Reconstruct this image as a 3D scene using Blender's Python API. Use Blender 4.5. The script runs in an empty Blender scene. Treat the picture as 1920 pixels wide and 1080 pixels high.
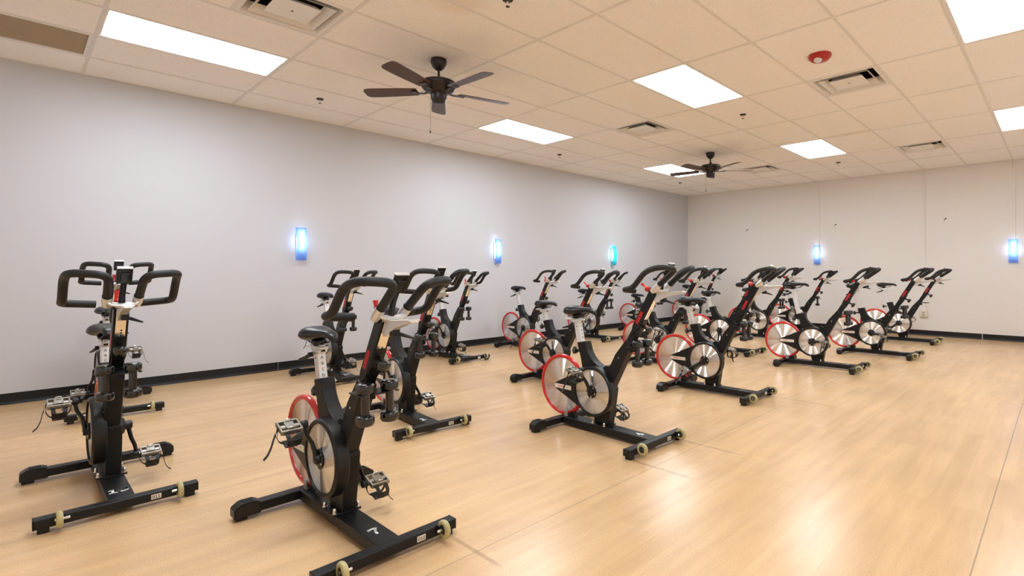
import bpy, bmesh, math, random
from mathutils import Vector, Matrix
random.seed(7)
S = bpy.context.scene
COL = S.collection
PI = math.pi

# ------------------------------------------------------------------ materials
def new_mat(name):
    m = bpy.data.materials.new(name); m.use_nodes = True
    nt = m.node_tree; b = nt.nodes['Principled BSDF']
    return m, nt, b
def simple(name, col, rough=.5, metal=0., coat=0., spec=.5, coat_r=.1):
    m, nt, b = new_mat(name)
    b.inputs['Base Color'].default_value = (*col, 1)
    b.inputs['Roughness'].default_value = rough
    b.inputs['Metallic'].default_value = metal
    b.inputs['Coat Weight'].default_value = coat
    b.inputs['Coat Roughness'].default_value = coat_r
    b.inputs['Specular IOR Level'].default_value = spec
    return m
def grain(m, scale=400., strength=.05, dist=.001, var=0.0):
    """fine procedural grain: bump (and a little roughness variation)"""
    nt = m.node_tree; b = nt.nodes['Principled BSDF']
    tc = nt.nodes.new('ShaderNodeTexCoord'); n = nt.nodes.new('ShaderNodeTexNoise')
    n.inputs['Scale'].default_value = scale; n.inputs['Detail'].default_value = 2
    nt.links.new(tc.outputs['Object'], n.inputs['Vector'])
    bp = nt.nodes.new('ShaderNodeBump'); bp.inputs['Strength'].default_value = strength; bp.inputs['Distance'].default_value = dist
    nt.links.new(n.outputs['Fac'], bp.inputs['Height']); nt.links.new(bp.outputs['Normal'], b.inputs['Normal'])
    if var:
        r0 = b.inputs['Roughness'].default_value
        mr = nt.nodes.new('ShaderNodeMapRange'); mr.inputs['To Min'].default_value = r0 - var; mr.inputs['To Max'].default_value = r0 + var
        nt.links.new(n.outputs['Fac'], mr.inputs['Value']); nt.links.new(mr.outputs['Result'], b.inputs['Roughness'])
    return m

M = {}
M['powder'] = grain(simple('black_powder_coat', (.007, .007, .0075), .42, spec=.32), 900, .06, .0005, .05)
M['plastic'] = grain(simple('black_plastic', (.008, .008, .0085), .36, spec=.36), 600, .03, .0004)
M['gloss'] = grain(simple('gloss_black_vinyl', (.008, .008, .008), .13, coat=.4), 60, .03, .001)
M['foam'] = grain(simple('black_foam_grip', (.010, .010, .0105), .5, spec=.4), 1200, .12, .0006)
M['saddle'] = grain(simple('black_saddle_vinyl', (.007, .007, .009), .34, spec=.4), 900, .06, .0005)
M['silver'] = grain(simple('silver_paint', (.74, .74, .73), .28, metal=.55), 500, .02, .0003)
M['post'] = grain(simple('brushed_seat_post', (.72, .72, .71), .35, metal=.35), 500, .03, .0003)
M['chrome'] = grain(simple('bright_metal', (.78, .77, .74), .2, metal=1), 300, .02, .0003)
M['pedal'] = grain(simple('pedal_metal', (.36, .34, .30), .36, metal=1), 220, .1, .0008)
M['rail'] = grain(simple('polished_aluminium_rail', (.86, .82, .76), .16, metal=1), 200, .01, .0003)
M['red'] = grain(simple('gloss_red_paint', (.56, .012, .012), .22, coat=.5), 120, .015, .0005)
M['redtxt'] = grain(simple('red_lettering', (.62, .012, .015), .4), 300, .01, .0003)
M['grey_txt'] = grain(simple('grey_lettering', (.35, .35, .34), .5), 300, .01, .0003)
M['white_txt'] = grain(simple('white_lettering', (.82, .82, .82), .5), 300, .01, .0003)
M['dark_txt'] = grain(simple('dark_lettering', (.03, .03, .035), .5), 300, .01, .0003)
M['cream'] = grain(simple('cream_sticker', (.74, .69, .60), .4), 300, .01, .0003)
M['magnet'] = grain(simple('grey_cast_bracket', (.40, .40, .41), .35, metal=.7), 300, .05, .0006)
M['tyre'] = grain(simple('yellowed_urethane', (.44, .40, .19), .28), 200, .03, .0005)
M['tyre'].node_tree.nodes['Principled BSDF'].inputs['Subsurface Weight'].default_value = .25
M['tyre'].node_tree.nodes['Principled BSDF'].inputs['Subsurface Radius'].default_value = (.01, .008, .003)
M['hub'] = grain(simple('dark_wheel_hub', (.02, .02, .02), .4), 200, .03, .0005)
M['bronze'] = grain(simple('oil_rubbed_bronze', (.020, .012, .011), .38, metal=.2), 120, .04, .0008)
M['walnut'] = None
M['white_metal'] = grain(simple('white_enamel', (.78, .76, .72), .35), 200, .02, .0004)
M['tbar'] = grain(simple('white_tee_bar', (.74, .72, .69), .4), 150, .02, .0004)
M['dark_void'] = grain(simple('dark_duct', (.02, .02, .02), .7), 60, .1, .002)
M['tan'] = grain(simple('tan_shaded_grille', (.52, .42, .28), .55), 200, .03, .0005)  # tan has the shade of the grille cells painted in; plain colour on sockets
M['rubber'] = grain(simple('black_vinyl_base', (.010, .0095, .0095), .42, spec=.3), 60, .06, .001, .06)
M['alarm'] = grain(simple('alarm_red_plastic', (.42, .012, .008), .3), 200, .03, .0005)
M['lens'] = simple('clear_strobe_lens', (.8, .8, .78), .12); M['lens'].node_tree.nodes['Principled BSDF'].inputs['Transmission Weight'].default_value = .2
grain(M['lens'], 120, .3, .002)
M['iron'] = grain(simple('dark_iron', (.05, .045, .04), .5, metal=.6), 300, .08, .0006)
M['cable'] = grain(simple('black_strap', (.012, .012, .012), .5), 900, .15, .0004)

def brushed(name, axis):
    """turned aluminium: microscopic circular grooves tilt the surface along the radius"""
    m, nt, b = new_mat(name); L = nt.links.new
    b.inputs['Metallic'].default_value = 1; b.inputs['Roughness'].default_value = .13
    tc = nt.nodes.new('ShaderNodeTexCoord'); sp = nt.nodes.new('ShaderNodeSeparateXYZ'); L(tc.outputs['Object'], sp.inputs[0])
    cx = nt.nodes.new('ShaderNodeCombineXYZ'); L(sp.outputs['X'], cx.inputs['X']); L(sp.outputs['Z'], cx.inputs['Z'])
    ln = nt.nodes.new('ShaderNodeVectorMath'); ln.operation = 'LENGTH'; L(cx.outputs[0], ln.inputs[0])
    nr = nt.nodes.new('ShaderNodeVectorMath'); nr.operation = 'NORMALIZE'; L(cx.outputs[0], nr.inputs[0])
    vt = nt.nodes.new('ShaderNodeVectorTransform'); vt.vector_type = 'VECTOR'; vt.convert_from = 'OBJECT'; vt.convert_to = 'WORLD'; L(nr.outputs[0], vt.inputs[0])
    k = nt.nodes.new('ShaderNodeMath'); k.operation = 'MULTIPLY'; k.inputs[1].default_value = 2 * PI / .0004; L(ln.outputs['Value'], k.inputs[0])
    sn_ = nt.nodes.new('ShaderNodeMath'); sn_.operation = 'SINE'; L(k.outputs[0], sn_.inputs[0])
    am = nt.nodes.new('ShaderNodeMath'); am.operation = 'MULTIPLY'; am.inputs[1].default_value = .62; L(sn_.outputs[0], am.inputs[0])
    sc = nt.nodes.new('ShaderNodeVectorMath'); sc.operation = 'SCALE'; L(vt.outputs[0], sc.inputs[0]); L(am.outputs[0], sc.inputs['Scale'])
    ge = nt.nodes.new('ShaderNodeNewGeometry')
    ad = nt.nodes.new('ShaderNodeVectorMath'); ad.operation = 'ADD'; L(ge.outputs['Normal'], ad.inputs[0]); L(sc.outputs[0], ad.inputs[1])
    n2 = nt.nodes.new('ShaderNodeVectorMath'); n2.operation = 'NORMALIZE'; L(ad.outputs[0], n2.inputs[0]); L(n2.outputs[0], b.inputs['Normal'])
    n = nt.nodes.new('ShaderNodeTexNoise'); n.noise_dimensions = '1D'; n.inputs['Scale'].default_value = 300; L(ln.outputs['Value'], n.inputs['W'])
    mx = nt.nodes.new('ShaderNodeMix'); mx.data_type = 'RGBA'
    mx.inputs['A'].default_value = (.78, .775, .77, 1); mx.inputs['B'].default_value = (.88, .875, .87, 1)
    L(n.outputs['Fac'], mx.inputs['Factor']); L(mx.outputs['Result'], b.inputs['Base Color'])
    return m
M['brushed'] = brushed('turned_aluminium', 'Y')

def wood(name, c1, c2):
    m, nt, b = new_mat(name)
    tc = nt.nodes.new('ShaderNodeTexCoord'); mp = nt.nodes.new('ShaderNodeMapping'); mp.inputs['Scale'].default_value = (3, 40, 40)
    n = nt.nodes.new('ShaderNodeTexNoise'); n.inputs['Scale'].default_value = 2; n.inputs['Detail'].default_value = 5
    cr = nt.nodes.new('ShaderNodeMix'); cr.data_type = 'RGBA'
    cr.inputs['A'].default_value = (*c1, 1); cr.inputs['B'].default_value = (*c2, 1)
    nt.links.new(tc.outputs['Object'], mp.inputs[0]); nt.links.new(mp.outputs[0], n.inputs['Vector'])
    nt.links.new(n.outputs['Fac'], cr.inputs['Factor']); nt.links.new(cr.outputs['Result'], b.inputs['Base Color'])
    b.inputs['Roughness'].default_value = .4
    return m
M['walnut'] = wood('walnut_blade', (.05, .022, .012), (.09, .042, .022))

def emit(name, col, strength):
    m, nt, b = new_mat(name)
    b.inputs['Base Color'].default_value = (.9, .9, .88, 1)
    b.inputs['Emission Color'].default_value = (*col, 1)
    b.inputs['Emission Strength'].default_value = strength
    return m
LAMP = 9.0
M['lamp'] = emit('lit_diffuser', (.90, .985, 1.06), LAMP)
M['bulb_blue'] = emit('blue_white_bulb', (.58, .72, 1), 5.0)
M['bulb_teal'] = emit('teal_white_bulb', (.50, .90, 1), 5.0)
def shade(name, col, tcol):
    m = bpy.data.materials.new(name); m.use_nodes = True; nt = m.node_tree
    for n in list(nt.nodes): nt.nodes.remove(n)
    o = nt.nodes.new('ShaderNodeOutputMaterial'); mix = nt.nodes.new('ShaderNodeMixShader'); mix.inputs[0].default_value = .85
    d = nt.nodes.new('ShaderNodeBsdfPrincipled'); d.inputs['Base Color'].default_value = (*col, 1); d.inputs['Roughness'].default_value = .2
    t = nt.nodes.new('ShaderNodeBsdfTranslucent'); t.inputs['Color'].default_value = (*tcol, 1)
    nz = nt.nodes.new('ShaderNodeTexNoise'); nz.inputs['Scale'].default_value = 40
    bp = nt.nodes.new('ShaderNodeBump'); bp.inputs['Strength'].default_value = .02
    nt.links.new(nz.outputs['Fac'], bp.inputs['Height']); nt.links.new(bp.outputs['Normal'], d.inputs['Normal'])
    nt.links.new(d.outputs[0], mix.inputs[1]); nt.links.new(t.outputs[0], mix.inputs[2]); nt.links.new(mix.outputs[0], o.inputs[0])
    return m
M['shade_blue'] = shade('blue_acrylic', (.04, .20, .72), (.58, .74, 1))
M['shade_teal'] = shade('teal_acrylic', (.03, .45, .55), (.22, .88, .98))

# ---- setting materials
def wall_paint():
    m, nt, b = new_mat('grey_wall_paint')
    tc = nt.nodes.new('ShaderNodeTexCoord')
    n = nt.nodes.new('ShaderNodeTexNoise'); n.inputs['Scale'].default_value = .55; n.inputs['Detail'].default_value = 3
    nt.links.new(tc.outputs['Object'], n.inputs['Vector'])
    mx = nt.nodes.new('ShaderNodeMix'); mx.data_type = 'RGBA'
    mx.inputs['A'].default_value = (.545, .558, .595, 1); mx.inputs['B'].default_value = (.57, .58, .612, 1)
    nt.links.new(n.outputs['Fac'], mx.inputs['Factor']); nt.links.new(mx.outputs['Result'], b.inputs['Base Color'])
    f = nt.nodes.new('ShaderNodeTexNoise'); f.inputs['Scale'].default_value = 260
    nt.links.new(tc.outputs['Object'], f.inputs['Vector'])
    bp = nt.nodes.new('ShaderNodeBump'); bp.inputs['Strength'].default_value = .05; bp.inputs['Distance'].default_value = .002
    nt.links.new(f.outputs['Fac'], bp.inputs['Height']); nt.links.new(bp.outputs['Normal'], b.inputs['Normal'])
    b.inputs['Roughness'].default_value = .55
    return m
M['wall'] = wall_paint()
def block_paint():
    m, nt, b = new_mat('painted_block_wall')
    tc = nt.nodes.new('ShaderNodeTexCoord'); sp = nt.nodes.new('ShaderNodeSeparateXYZ'); cb = nt.nodes.new('ShaderNodeCombineXYZ')
    nt.links.new(tc.outputs['Object'], sp.inputs[0])
    ad = nt.nodes.new('ShaderNodeMath'); ad.operation = 'ADD'; nt.links.new(sp.outputs['X'], ad.inputs[0]); nt.links.new(sp.outputs['Y'], ad.inputs[1])
    nt.links.new(ad.outputs[0], cb.inputs['X']); nt.links.new(sp.outputs['Z'], cb.inputs['Y'])
    mp = nt.nodes.new('ShaderNodeMapping'); mp.inputs['Location'].default_value = (.12, .016, 0)
    nt.links.new(cb.outputs[0], mp.inputs[0])
    br = nt.nodes.new('ShaderNodeTexBrick'); br.inputs['Scale'].default_value = 1
    br.inputs['Brick Width'].default_value = .4064; br.inputs['Row Height'].default_value = .2032
    br.inputs['Mortar Size'].default_value = .006; br.inputs['Mortar Smooth'].default_value = 1
    nt.links.new(mp.outputs[0], br.inputs['Vector'])
    n = nt.nodes.new('ShaderNodeTexNoise'); n.inputs['Scale'].default_value = 90; n.inputs['Detail'].default_value = 4
    nt.links.new(tc.outputs['Object'], n.inputs['Vector'])
    ma = nt.nodes.new('ShaderNodeMath'); ma.operation = 'MULTIPLY_ADD'
    nt.links.new(br.outputs['Fac'], ma.inputs[0]); ma.inputs[1].default_value = -1.0
    m2 = nt.nodes.new('ShaderNodeMath'); m2.operation = 'MULTIPLY'; nt.links.new(n.outputs['Fac'], m2.inputs[0]); m2.inputs[1].default_value = .25
    nt.links.new(m2.outputs[0], ma.inputs[2])
    bp = nt.nodes.new('ShaderNodeBump'); bp.inputs['Strength'].default_value = .30; bp.inputs['Distance'].default_value = .004
    nt.links.new(ma.outputs[0], bp.inputs['Height']); nt.links.new(bp.outputs['Normal'], b.inputs['Normal'])
    b.inputs['Base Color'].default_value = (.76, .735, .705, 1); b.inputs['Roughness'].default_value = .5
    return m
M['block'] = block_paint()
M['white_wall'] = grain(simple('white_wall_paint', (.86, .86, .87), .6), 200, .05, .001)

def ceiling_tile():
    m, nt, b = new_mat('fissured_ceiling_tile')
    tc = nt.nodes.new('ShaderNodeTexCoord')
    v = nt.nodes.new('ShaderNodeTexNoise'); v.inputs['Scale'].default_value = 260; v.inputs['Detail'].default_value = 2
    nt.links.new(tc.outputs['Object'], v.inputs['Vector'])
    r = nt.nodes.new('ShaderNodeMapRange'); r.inputs['From Min'].default_value = .30; r.inputs['From Max'].default_value = .40
    nt.links.new(v.outputs['Fac'], r.inputs['Value'])
    mx = nt.nodes.new('ShaderNodeMix'); mx.data_type = 'RGBA'
    mx.inputs['A'].default_value = (.60, .56, .51, 1); mx.inputs['B'].default_value = (.92, .905, .89, 1)
    nt.links.new(r.outputs['Result'], mx.inputs['Factor'])
    # yellowed water marks on two tiles
    prev = mx.outputs['Result']
    for (x, y, rx, ry) in ((4.60, 7.27, .42, .10), (3.72, 7.20, .22, .08), (3.75, 1.55, .35, .30)):
        mp = nt.nodes.new('ShaderNodeMapping'); mp.vector_type = 'POINT'
        mp.inputs['Location'].default_value = (-x / rx, -y / ry, 0); mp.inputs['Scale'].default_value = (1 / rx, 1 / ry, 0)
        nt.links.new(tc.outputs['Object'], mp.inputs[0])
        ln = nt.nodes.new('ShaderNodeVectorMath'); ln.operation = 'LENGTH'; nt.links.new(mp.outputs[0], ln.inputs[0])
        w = nt.nodes.new('ShaderNodeTexNoise'); w.inputs['Scale'].default_value = 6; nt.links.new(tc.outputs['Object'], w.inputs['Vector'])
        a = nt.nodes.new('ShaderNodeMath'); a.operation = 'ADD'; nt.links.new(ln.outputs['Value'], a.inputs[0]); nt.links.new(w.outputs['Fac'], a.inputs[1])
        q = nt.nodes.new('ShaderNodeMapRange'); q.inputs['From Min'].default_value = .7; q.inputs['From Max'].default_value = 1.5
        q.inputs['To Min'].default_value = .34; q.inputs['To Max'].default_value = 0
        nt.links.new(a.outputs[0], q.inputs['Value'])
        k = nt.nodes.new('ShaderNodeMix'); k.data_type = 'RGBA'; k.inputs['B'].default_value = (.60, .46, .22, 1)
        nt.links.new(q.outputs['Result'], k.inputs['Factor']); nt.links.new(prev, k.inputs['A']); prev = k.outputs['Result']
    nt.links.new(prev, b.inputs['Base Color'])
    bp = nt.nodes.new('ShaderNodeBump'); bp.inputs['Strength'].default_value = .3; bp.inputs['Distance'].default_value = .002
    nt.links.new(r.outputs['Result'], bp.inputs['Height']); nt.links.new(bp.outputs['Normal'], b.inputs['Normal'])
    b.inputs['Roughness'].default_value = .9; b.inputs['Specular IOR Level'].default_value = .2
    return m
M['tile'] = ceiling_tile()

def floor_mat():
    m, nt, b = new_mat('maple_sheet_vinyl')
    L = nt.links.new
    tc = nt.nodes.new('ShaderNodeTexCoord'); sp = nt.nodes.new('ShaderNodeSeparateXYZ'); L(tc.outputs['Object'], sp.inputs[0])
    cb = nt.nodes.new('ShaderNodeCombineXYZ'); L(sp.outputs['Y'], cb.inputs['X']); L(sp.outputs['X'], cb.inputs['Y'])
    br = nt.nodes.new('ShaderNodeTexBrick'); br.offset = .37; br.inputs['Scale'].default_value = 1
    br.inputs['Brick Width'].default_value = .92; br.inputs['Row Height'].default_value = .1
    br.inputs['Mortar Size'].default_value = 0; br.inputs['Bias'].default_value = 0
    br.inputs['Color1'].default_value = (.625, .41, .215, 1); br.inputs['Color2'].default_value = (.675, .452, .245, 1)
    L(cb.outputs[0], br.inputs['Vector'])
    # wood figure along the planks
    mp = nt.nodes.new('ShaderNodeMapping'); mp.inputs['Scale'].default_value = (14, 1.3, 1); L(tc.outputs['Object'], mp.inputs[0])
    n1 = nt.nodes.new('ShaderNodeTexNoise'); n1.inputs['Scale'].default_value = 1.0; n1.inputs['Detail'].default_value = 6; n1.inputs['Roughness'].default_value = .6
    L(mp.outputs[0], n1.inputs['Vector'])
    r1 = nt.nodes.new('ShaderNodeMapRange'); r1.inputs['From Min'].default_value = .3; r1.inputs['From Max'].default_value = .75
    r1.inputs['To Min'].default_value = .87; r1.inputs['To Max'].default_value = 1.06; L(n1.outputs['Fac'], r1.inputs['Value'])
    # large wear clouds
    n3 = nt.nodes.new('ShaderNodeTexNoise'); n3.inputs['Scale'].default_value = .9; n3.inputs['Detail'].default_value = 4; L(tc.outputs['Object'], n3.inputs['Vector'])
    r3 = nt.nodes.new('ShaderNodeMapRange'); r3.inputs['From Min'].default_value = .3; r3.inputs['From Max'].default_value = .7
    r3.inputs['To Min'].default_value = .90; r3.inputs['To Max'].default_value = 1.06; L(n3.outputs['Fac'], r3.inputs['Value'])
    # speckle
    n2 = nt.nodes.new('ShaderNodeTexNoise'); n2.inputs['Scale'].default_value = 230; n2.inputs['Detail'].default_value = 1; L(tc.outputs['Object'], n2.inputs['Vector'])
    r2 = nt.nodes.new('ShaderNodeMapRange'); r2.inputs['From Min'].default_value = .28; r2.inputs['From Max'].default_value = .5
    r2.inputs['To Min'].default_value = .77; r2.inputs['To Max'].default_value = 1.03; L(n2.outputs['Fac'], r2.inputs['Value'])
    def mul(a, c):
        k = nt.nodes.new('ShaderNodeMath'); k.operation = 'MULTIPLY'; L(a, k.inputs[0]); L(c, k.inputs[1]); return k.outputs[0]
    f = mul(mul(r1.outputs['Result'], r2.outputs['Result']), r3.outputs['Result'])
    vm = nt.nodes.new('ShaderNodeVectorMath'); vm.operation = 'SCALE'; L(br.outputs['Color'], vm.inputs[0]); L(f, vm.inputs['Scale'])
    prev = vm.outputs[0]
    def band(sock, c, hw, soft):
        """1 inside |sock-c|<hw, fading to 0 over soft"""
        s = nt.nodes.new('ShaderNodeMath'); s.operation = 'SUBTRACT'; L(sock, s.inputs[0]); s.inputs[1].default_value = c
        a = nt.nodes.new('ShaderNodeMath'); a.operation = 'ABSOLUTE'; L(s.outputs[0], a.inputs[0])
        q = nt.nodes.new('ShaderNodeMapRange'); q.inputs['From Min'].default_value = hw; q.inputs['From Max'].default_value = hw + soft
        q.inputs['To Min'].default_value = 1; q.inputs['To Max'].default_value = 0; L(a.outputs[0], q.inputs['Value']); return q.outputs['Result']
    def over(prev, fac, col):
        k = nt.nodes.new('ShaderNodeMix'); k.data_type = 'RGBA'; L(fac, k.inputs['Factor']); L(prev, k.inputs['A']); k.inputs['B'].default_value = (*col, 1); return k.outputs['Result']
    def scl(fac, v):
        k = nt.nodes.new('ShaderNodeMath'); k.operation = 'MULTIPLY'; L(fac, k.inputs[0]); k.inputs[1].default_value = v; return k.outputs[0]
    # welded seams between the sheets
    for x, st in ((.44, .5), (1.94, .5), (3.44, .5), (4.94, .62), (6.44, .8), (7.94, .7)):
        prev = over(prev, scl(band(sp.outputs['X'], x, .0018, .002), st), (.26, .19, .13))
    # dirt lines left by the bike feet
    for (x0, x1, y, w, st) in ((4.70, 5.20, 2.165, .006, .42), (4.78, 5.22, 2.715, .005, .40), (4.75, 5.10, .872, .006, .40), (4.78, 5.28, 4.40, .006, .3)):
        fx = band(sp.outputs['X'], (x0 + x1) / 2, (x1 - x0) / 2 - .06, .08)
        prev = over(prev, scl(mul(fx, band(sp.outputs['Y'], y, w, .008)), st), (.17, .11, .06))
    L(prev, b.inputs['Base Color'])
    rr = nt.nodes.new('ShaderNodeMapRange'); rr.inputs['To Min'].default_value = .20; rr.inputs['To Max'].default_value = .31
    L(n3.outputs['Fac'], rr.inputs['Value']); L(rr.outputs['Result'], b.inputs['Roughness'])
    b.inputs['Specular IOR Level'].default_value = .36
    bp = nt.nodes.new('ShaderNodeBump'); bp.inputs['Strength'].default_value = .05; bp.inputs['Distance'].default_value = .001
    L(n2.outputs['Fac'], bp.inputs['Height']); L(bp.outputs['Normal'], b.inputs['Normal'])
    return m
M['floor'] = floor_mat()

# ------------------------------------------------------------------ mesh builder
class MB:
    def __init__(self, *mats):
        self.bm = bmesh.new(); self.mats = list(mats); self.mi = 0
    def use(self, i): self.mi = i; return self
    def _fin(self, faces, smooth):
        for f in faces:
            f.material_index = self.mi; f.smooth = smooth
    def merge(self, tmp, smooth, mtx=None):
        if mtx is not None: tmp.transform(mtx)
        me = bpy.data.meshes.new('tmp'); 
        for f in tmp.faces: f.material_index = self.mi; f.smooth = smooth
        tmp.to_mesh(me); tmp.free(); self.bm.from_mesh(me); bpy.data.meshes.remove(me)
    def box(self, c, s, bev=0., rot=None, smooth=False, seg=2):
        t = bmesh.new(); bmesh.ops.create_cube(t, size=1)
        bmesh.ops.scale(t, vec=s, verts=t.verts)
        if bev: bmesh.ops.bevel(t, geom=t.edges[:], offset=bev, segments=seg, profile=.5, affect='EDGES')
        m = Matrix.Translation(c)
        if rot is not None: m = m @ rot
        self.merge(t, smooth or bev > 0, m); return self
    def prism(self, pts, y0, y1, bev=0., seg=2):
        """polygon of (x,z) extruded along y"""
        t = bmesh.new(); a = [t.verts.new((x, y0, z)) for x, z in pts]; b = [t.verts.new((x, y1, z)) for x, z in pts]
        t.faces.new(a); t.faces.new(b[::-1]); n = len(pts)
        for i in range(n): t.faces.new((a[i], b[i], b[(i + 1) % n], a[(i + 1) % n]))
        bmesh.ops.recalc_face_normals(t, faces=t.faces[:])
        if bev:
            bmesh.ops.bevel(t, geom=t.edges[:], offset=bev, segments=seg, profile=.5, affect='EDGES', clamp_overlap=True)
        self.merge(t, bev > 0); return self
    def tube(self, pts, r, seg=14, caps=True, squash=None):
        """swept round tube; r a number or one radius per point; rounded ends"""
        pts = [Vector(p) for p in pts]; n = len(pts)
        rs = [r] * n if isinstance(r, (int, float)) else list(r)
        t = bmesh.new(); rings = []
        tan = []
        for i in range(n):
            a = pts[max(i - 1, 0)]; c = pts[min(i + 1, n - 1)]; tan.append((c - a).normalized())
        up = Vector((0, 0, 1)) if abs(tan[0].z) < .9 else Vector((0, 1, 0))
        nrm = (up - tan[0] * up.dot(tan[0])).normalized()
        for i in range(n):
            if i: nrm = (nrm - tan[i] * nrm.dot(tan[i])).normalized()
            bi = tan[i].cross(nrm)
            q = squash or (1, 1)
            rings.append([t.verts.new(pts[i] + (nrm * math.cos(2 * PI * k / seg) * q[0] + bi * math.sin(2 * PI * k / seg) * q[1]) * rs[i]) for k in range(seg)])
        if caps:
            for end, sgn in ((0, -1), (n - 1, 1)):
                base = rings[end]; c0 = pts[end]; rr = rs[end]
                inner = [t.verts.new(c0 + (v.co - c0) * .8 + tan[end] * sgn * rr * .22) for v in base]
                if sgn < 0: rings.insert(0, inner)
                else: rings.append(inner)
        for a, b in zip(rings, rings[1:]):
            for k in range(seg): t.faces.new((a[k], a[(k + 1) % seg], b[(k + 1) % seg], b[k]))
        t.faces.new(rings[0][::-1]); t.faces.new(rings[-1])
        bmesh.ops.recalc_face_normals(t, faces=t.faces[:])
        self.merge(t, True); return self
    def lathe(self, prof, c, axis='Z', seg=32, smooth=True, closed=False):
        """prof: (radius, height) along axis"""
        t = bmesh.new(); rings = []
        for r, h in prof:
            if r < 1e-6: rings.append([t.verts.new((0, 0, h))])
            else: rings.append([t.verts.new((r * math.cos(2 * PI * k / seg), r * math.sin(2 * PI * k / seg), h)) for k in range(seg)])
        pr = list(zip(rings, rings[1:]))
        if closed: pr.append((rings[-1], rings[0]))
        for a, b in pr:
            for k in range(seg):
                k2 = (k + 1) % seg
                if len(a) == 1 and len(b) == 1: continue
                if len(a) == 1: t.faces.new((a[0], b[k], b[k2]))
                elif len(b) == 1: t.faces.new((a[k], a[k2], b[0]))
                else: t.faces.new((a[k], a[k2], b[k2], b[k]))
        bmesh.ops.recalc_face_normals(t, faces=t.faces[:])
        m = Matrix.Translation(c)
        if axis == 'Y': m = m @ Matrix.Rotation(PI / 2, 4, 'X')      # height -> -y
        elif axis == 'X': m = m @ Matrix.Rotation(PI / 2, 4, 'Y')    # height -> +x
        elif isinstance(axis, Matrix): m = m @ axis
        self.merge(t, smooth, m); return self
    def ribbon(self, pts, wdir, w, th=.003):
        pts = [Vector(p) for p in pts]; wd = Vector(wdir).normalized(); n = len(pts); t = bmesh.new(); rings = []
        for i in range(n):
            tg = (pts[min(i + 1, n - 1)] - pts[max(i - 1, 0)]).normalized(); nr = tg.cross(wd).normalized()
            rings.append([t.verts.new(pts[i] + wd * a * w / 2 + nr * b * th / 2) for a, b in ((-1, -1), (1, -1), (1, 1), (-1, 1))])
        for a, b in zip(rings, rings[1:]):
            for k in range(4): t.faces.new((a[k], a[(k + 1) % 4], b[(k + 1) % 4], b[k]))
        t.faces.new(rings[0][::-1]); t.faces.new(rings[-1]); bmesh.ops.recalc_face_normals(t, faces=t.faces[:])
        self.merge(t, False); return self
    def text(self, body, size, right, up, loc, bold=0., sx=1., depth=.0006, shear=0.):
        cu = bpy.data.curves.new('txt', 'FONT'); cu.body = body; cu.size = size; cu.align_x = 'CENTER'; cu.align_y = 'CENTER'
        cu.extrude = depth / 2; cu.offset = bold; cu.shear = shear; cu.resolution_u = 3
        o = bpy.data.objects.new('txt', cu); COL.objects.link(o)
        dg = bpy.context.evaluated_depsgraph_get(); me = bpy.data.meshes.new_from_object(o.evaluated_get(dg))
        bpy.data.objects.remove(o); bpy.data.curves.remove(cu)
        r = Vector(right).normalized(); u = Vector(up).normalized(); nn = r.cross(u)
        mt = Matrix(((r.x * sx, u.x, nn.x, loc[0]), (r.y * sx, u.y, nn.y, loc[1]), (r.z * sx, u.z, nn.z, loc[2]), (0, 0, 0, 1)))
        t = bmesh.new(); t.from_mesh(me); bpy.data.meshes.remove(me); self.merge(t, False, mt); return self
    def build(self, name, parent=None, loc=(0, 0, 0), auto=True):
        me = bpy.data.meshes.new(name); self.bm.to_mesh(me); self.bm.free()
        for m in self.mats: me.materials.append(m)
        o = bpy.data.objects.new(name, me); COL.objects.link(o); o.location = loc
        if parent is not None: o.parent = parent
        if auto and len(me.polygons): soft_normals(me)
        return o

def soft_normals(me, limit=math.radians(62)):
    """area weighted corner normals: large flats stay flat, bevels blend"""
    if not any(p.use_smooth for p in me.polygons): return
    cl = math.cos(limit); P = me.polygons
    nr = [p.normal.copy() for p in P]; ar = [p.area for p in P]; vf = {}
    for p in P:
        for v in p.vertices: vf.setdefault(v, []).append(p.index)
    out = [None] * len(me.loops)
    for p in P:
        n0 = nr[p.index]
        for li in p.loop_indices:
            if not p.use_smooth: out[li] = n0; continue
            a = Vector((0, 0, 0))
            for q in vf[me.loops[li].vertex_index]:
                if P[q].use_smooth and nr[q].dot(n0) > cl: a += nr[q] * ar[q]
            out[li] = a.normalized() if a.length > 1e-12 else n0
    me.normals_split_custom_set(out)

def arc(cx, cy, rx, ry, a0, a1, n=12):
    return [(cx + rx * math.cos(math.radians(a0 + (a1 - a0) * k / n)), cy + ry * math.sin(math.radians(a0 + (a1 - a0) * k / n))) for k in range(n + 1)]
DIGITS = {'0': [arc(0, 0, .26, .40, 0, 360, 24)],
 '1': [[(0, .42), (0, -.42)], [(-.18, .28), (0, .40)], [(-.20, -.42), (.20, -.42)]],
 '2': [arc(0, .18, .24, .23, 165, -35) + [(-.24, -.41)], [(-.27, -.42), (.27, -.42), (.27, -.34)]],
 '3': [arc(-.02, .20, .24, .21, 150, -90), arc(-.02, -.20, .27, .22, 90, -150)],
 '4': [[(.10, -.42), (.10, .42), (-.28, -.14), (.28, -.14)], [(-.06, -.42), (.26, -.42)]],
 '5': [[(.24, .42), (-.20, .42), (-.23, .04)] + arc(-.01, -.16, .26, .25, 135, -150)],
 '7': [[(-.27, .30), (-.27, .40), (.27, .40)] + [(.10, .12), (.0, -.14), (-.02, -.42)]],
 '9': [arc(0, .18, .25, .24, 0, 360, 20), [(.25, .18), (.24, -.12), (.12, -.36), (-.16, -.42)]]}
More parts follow.
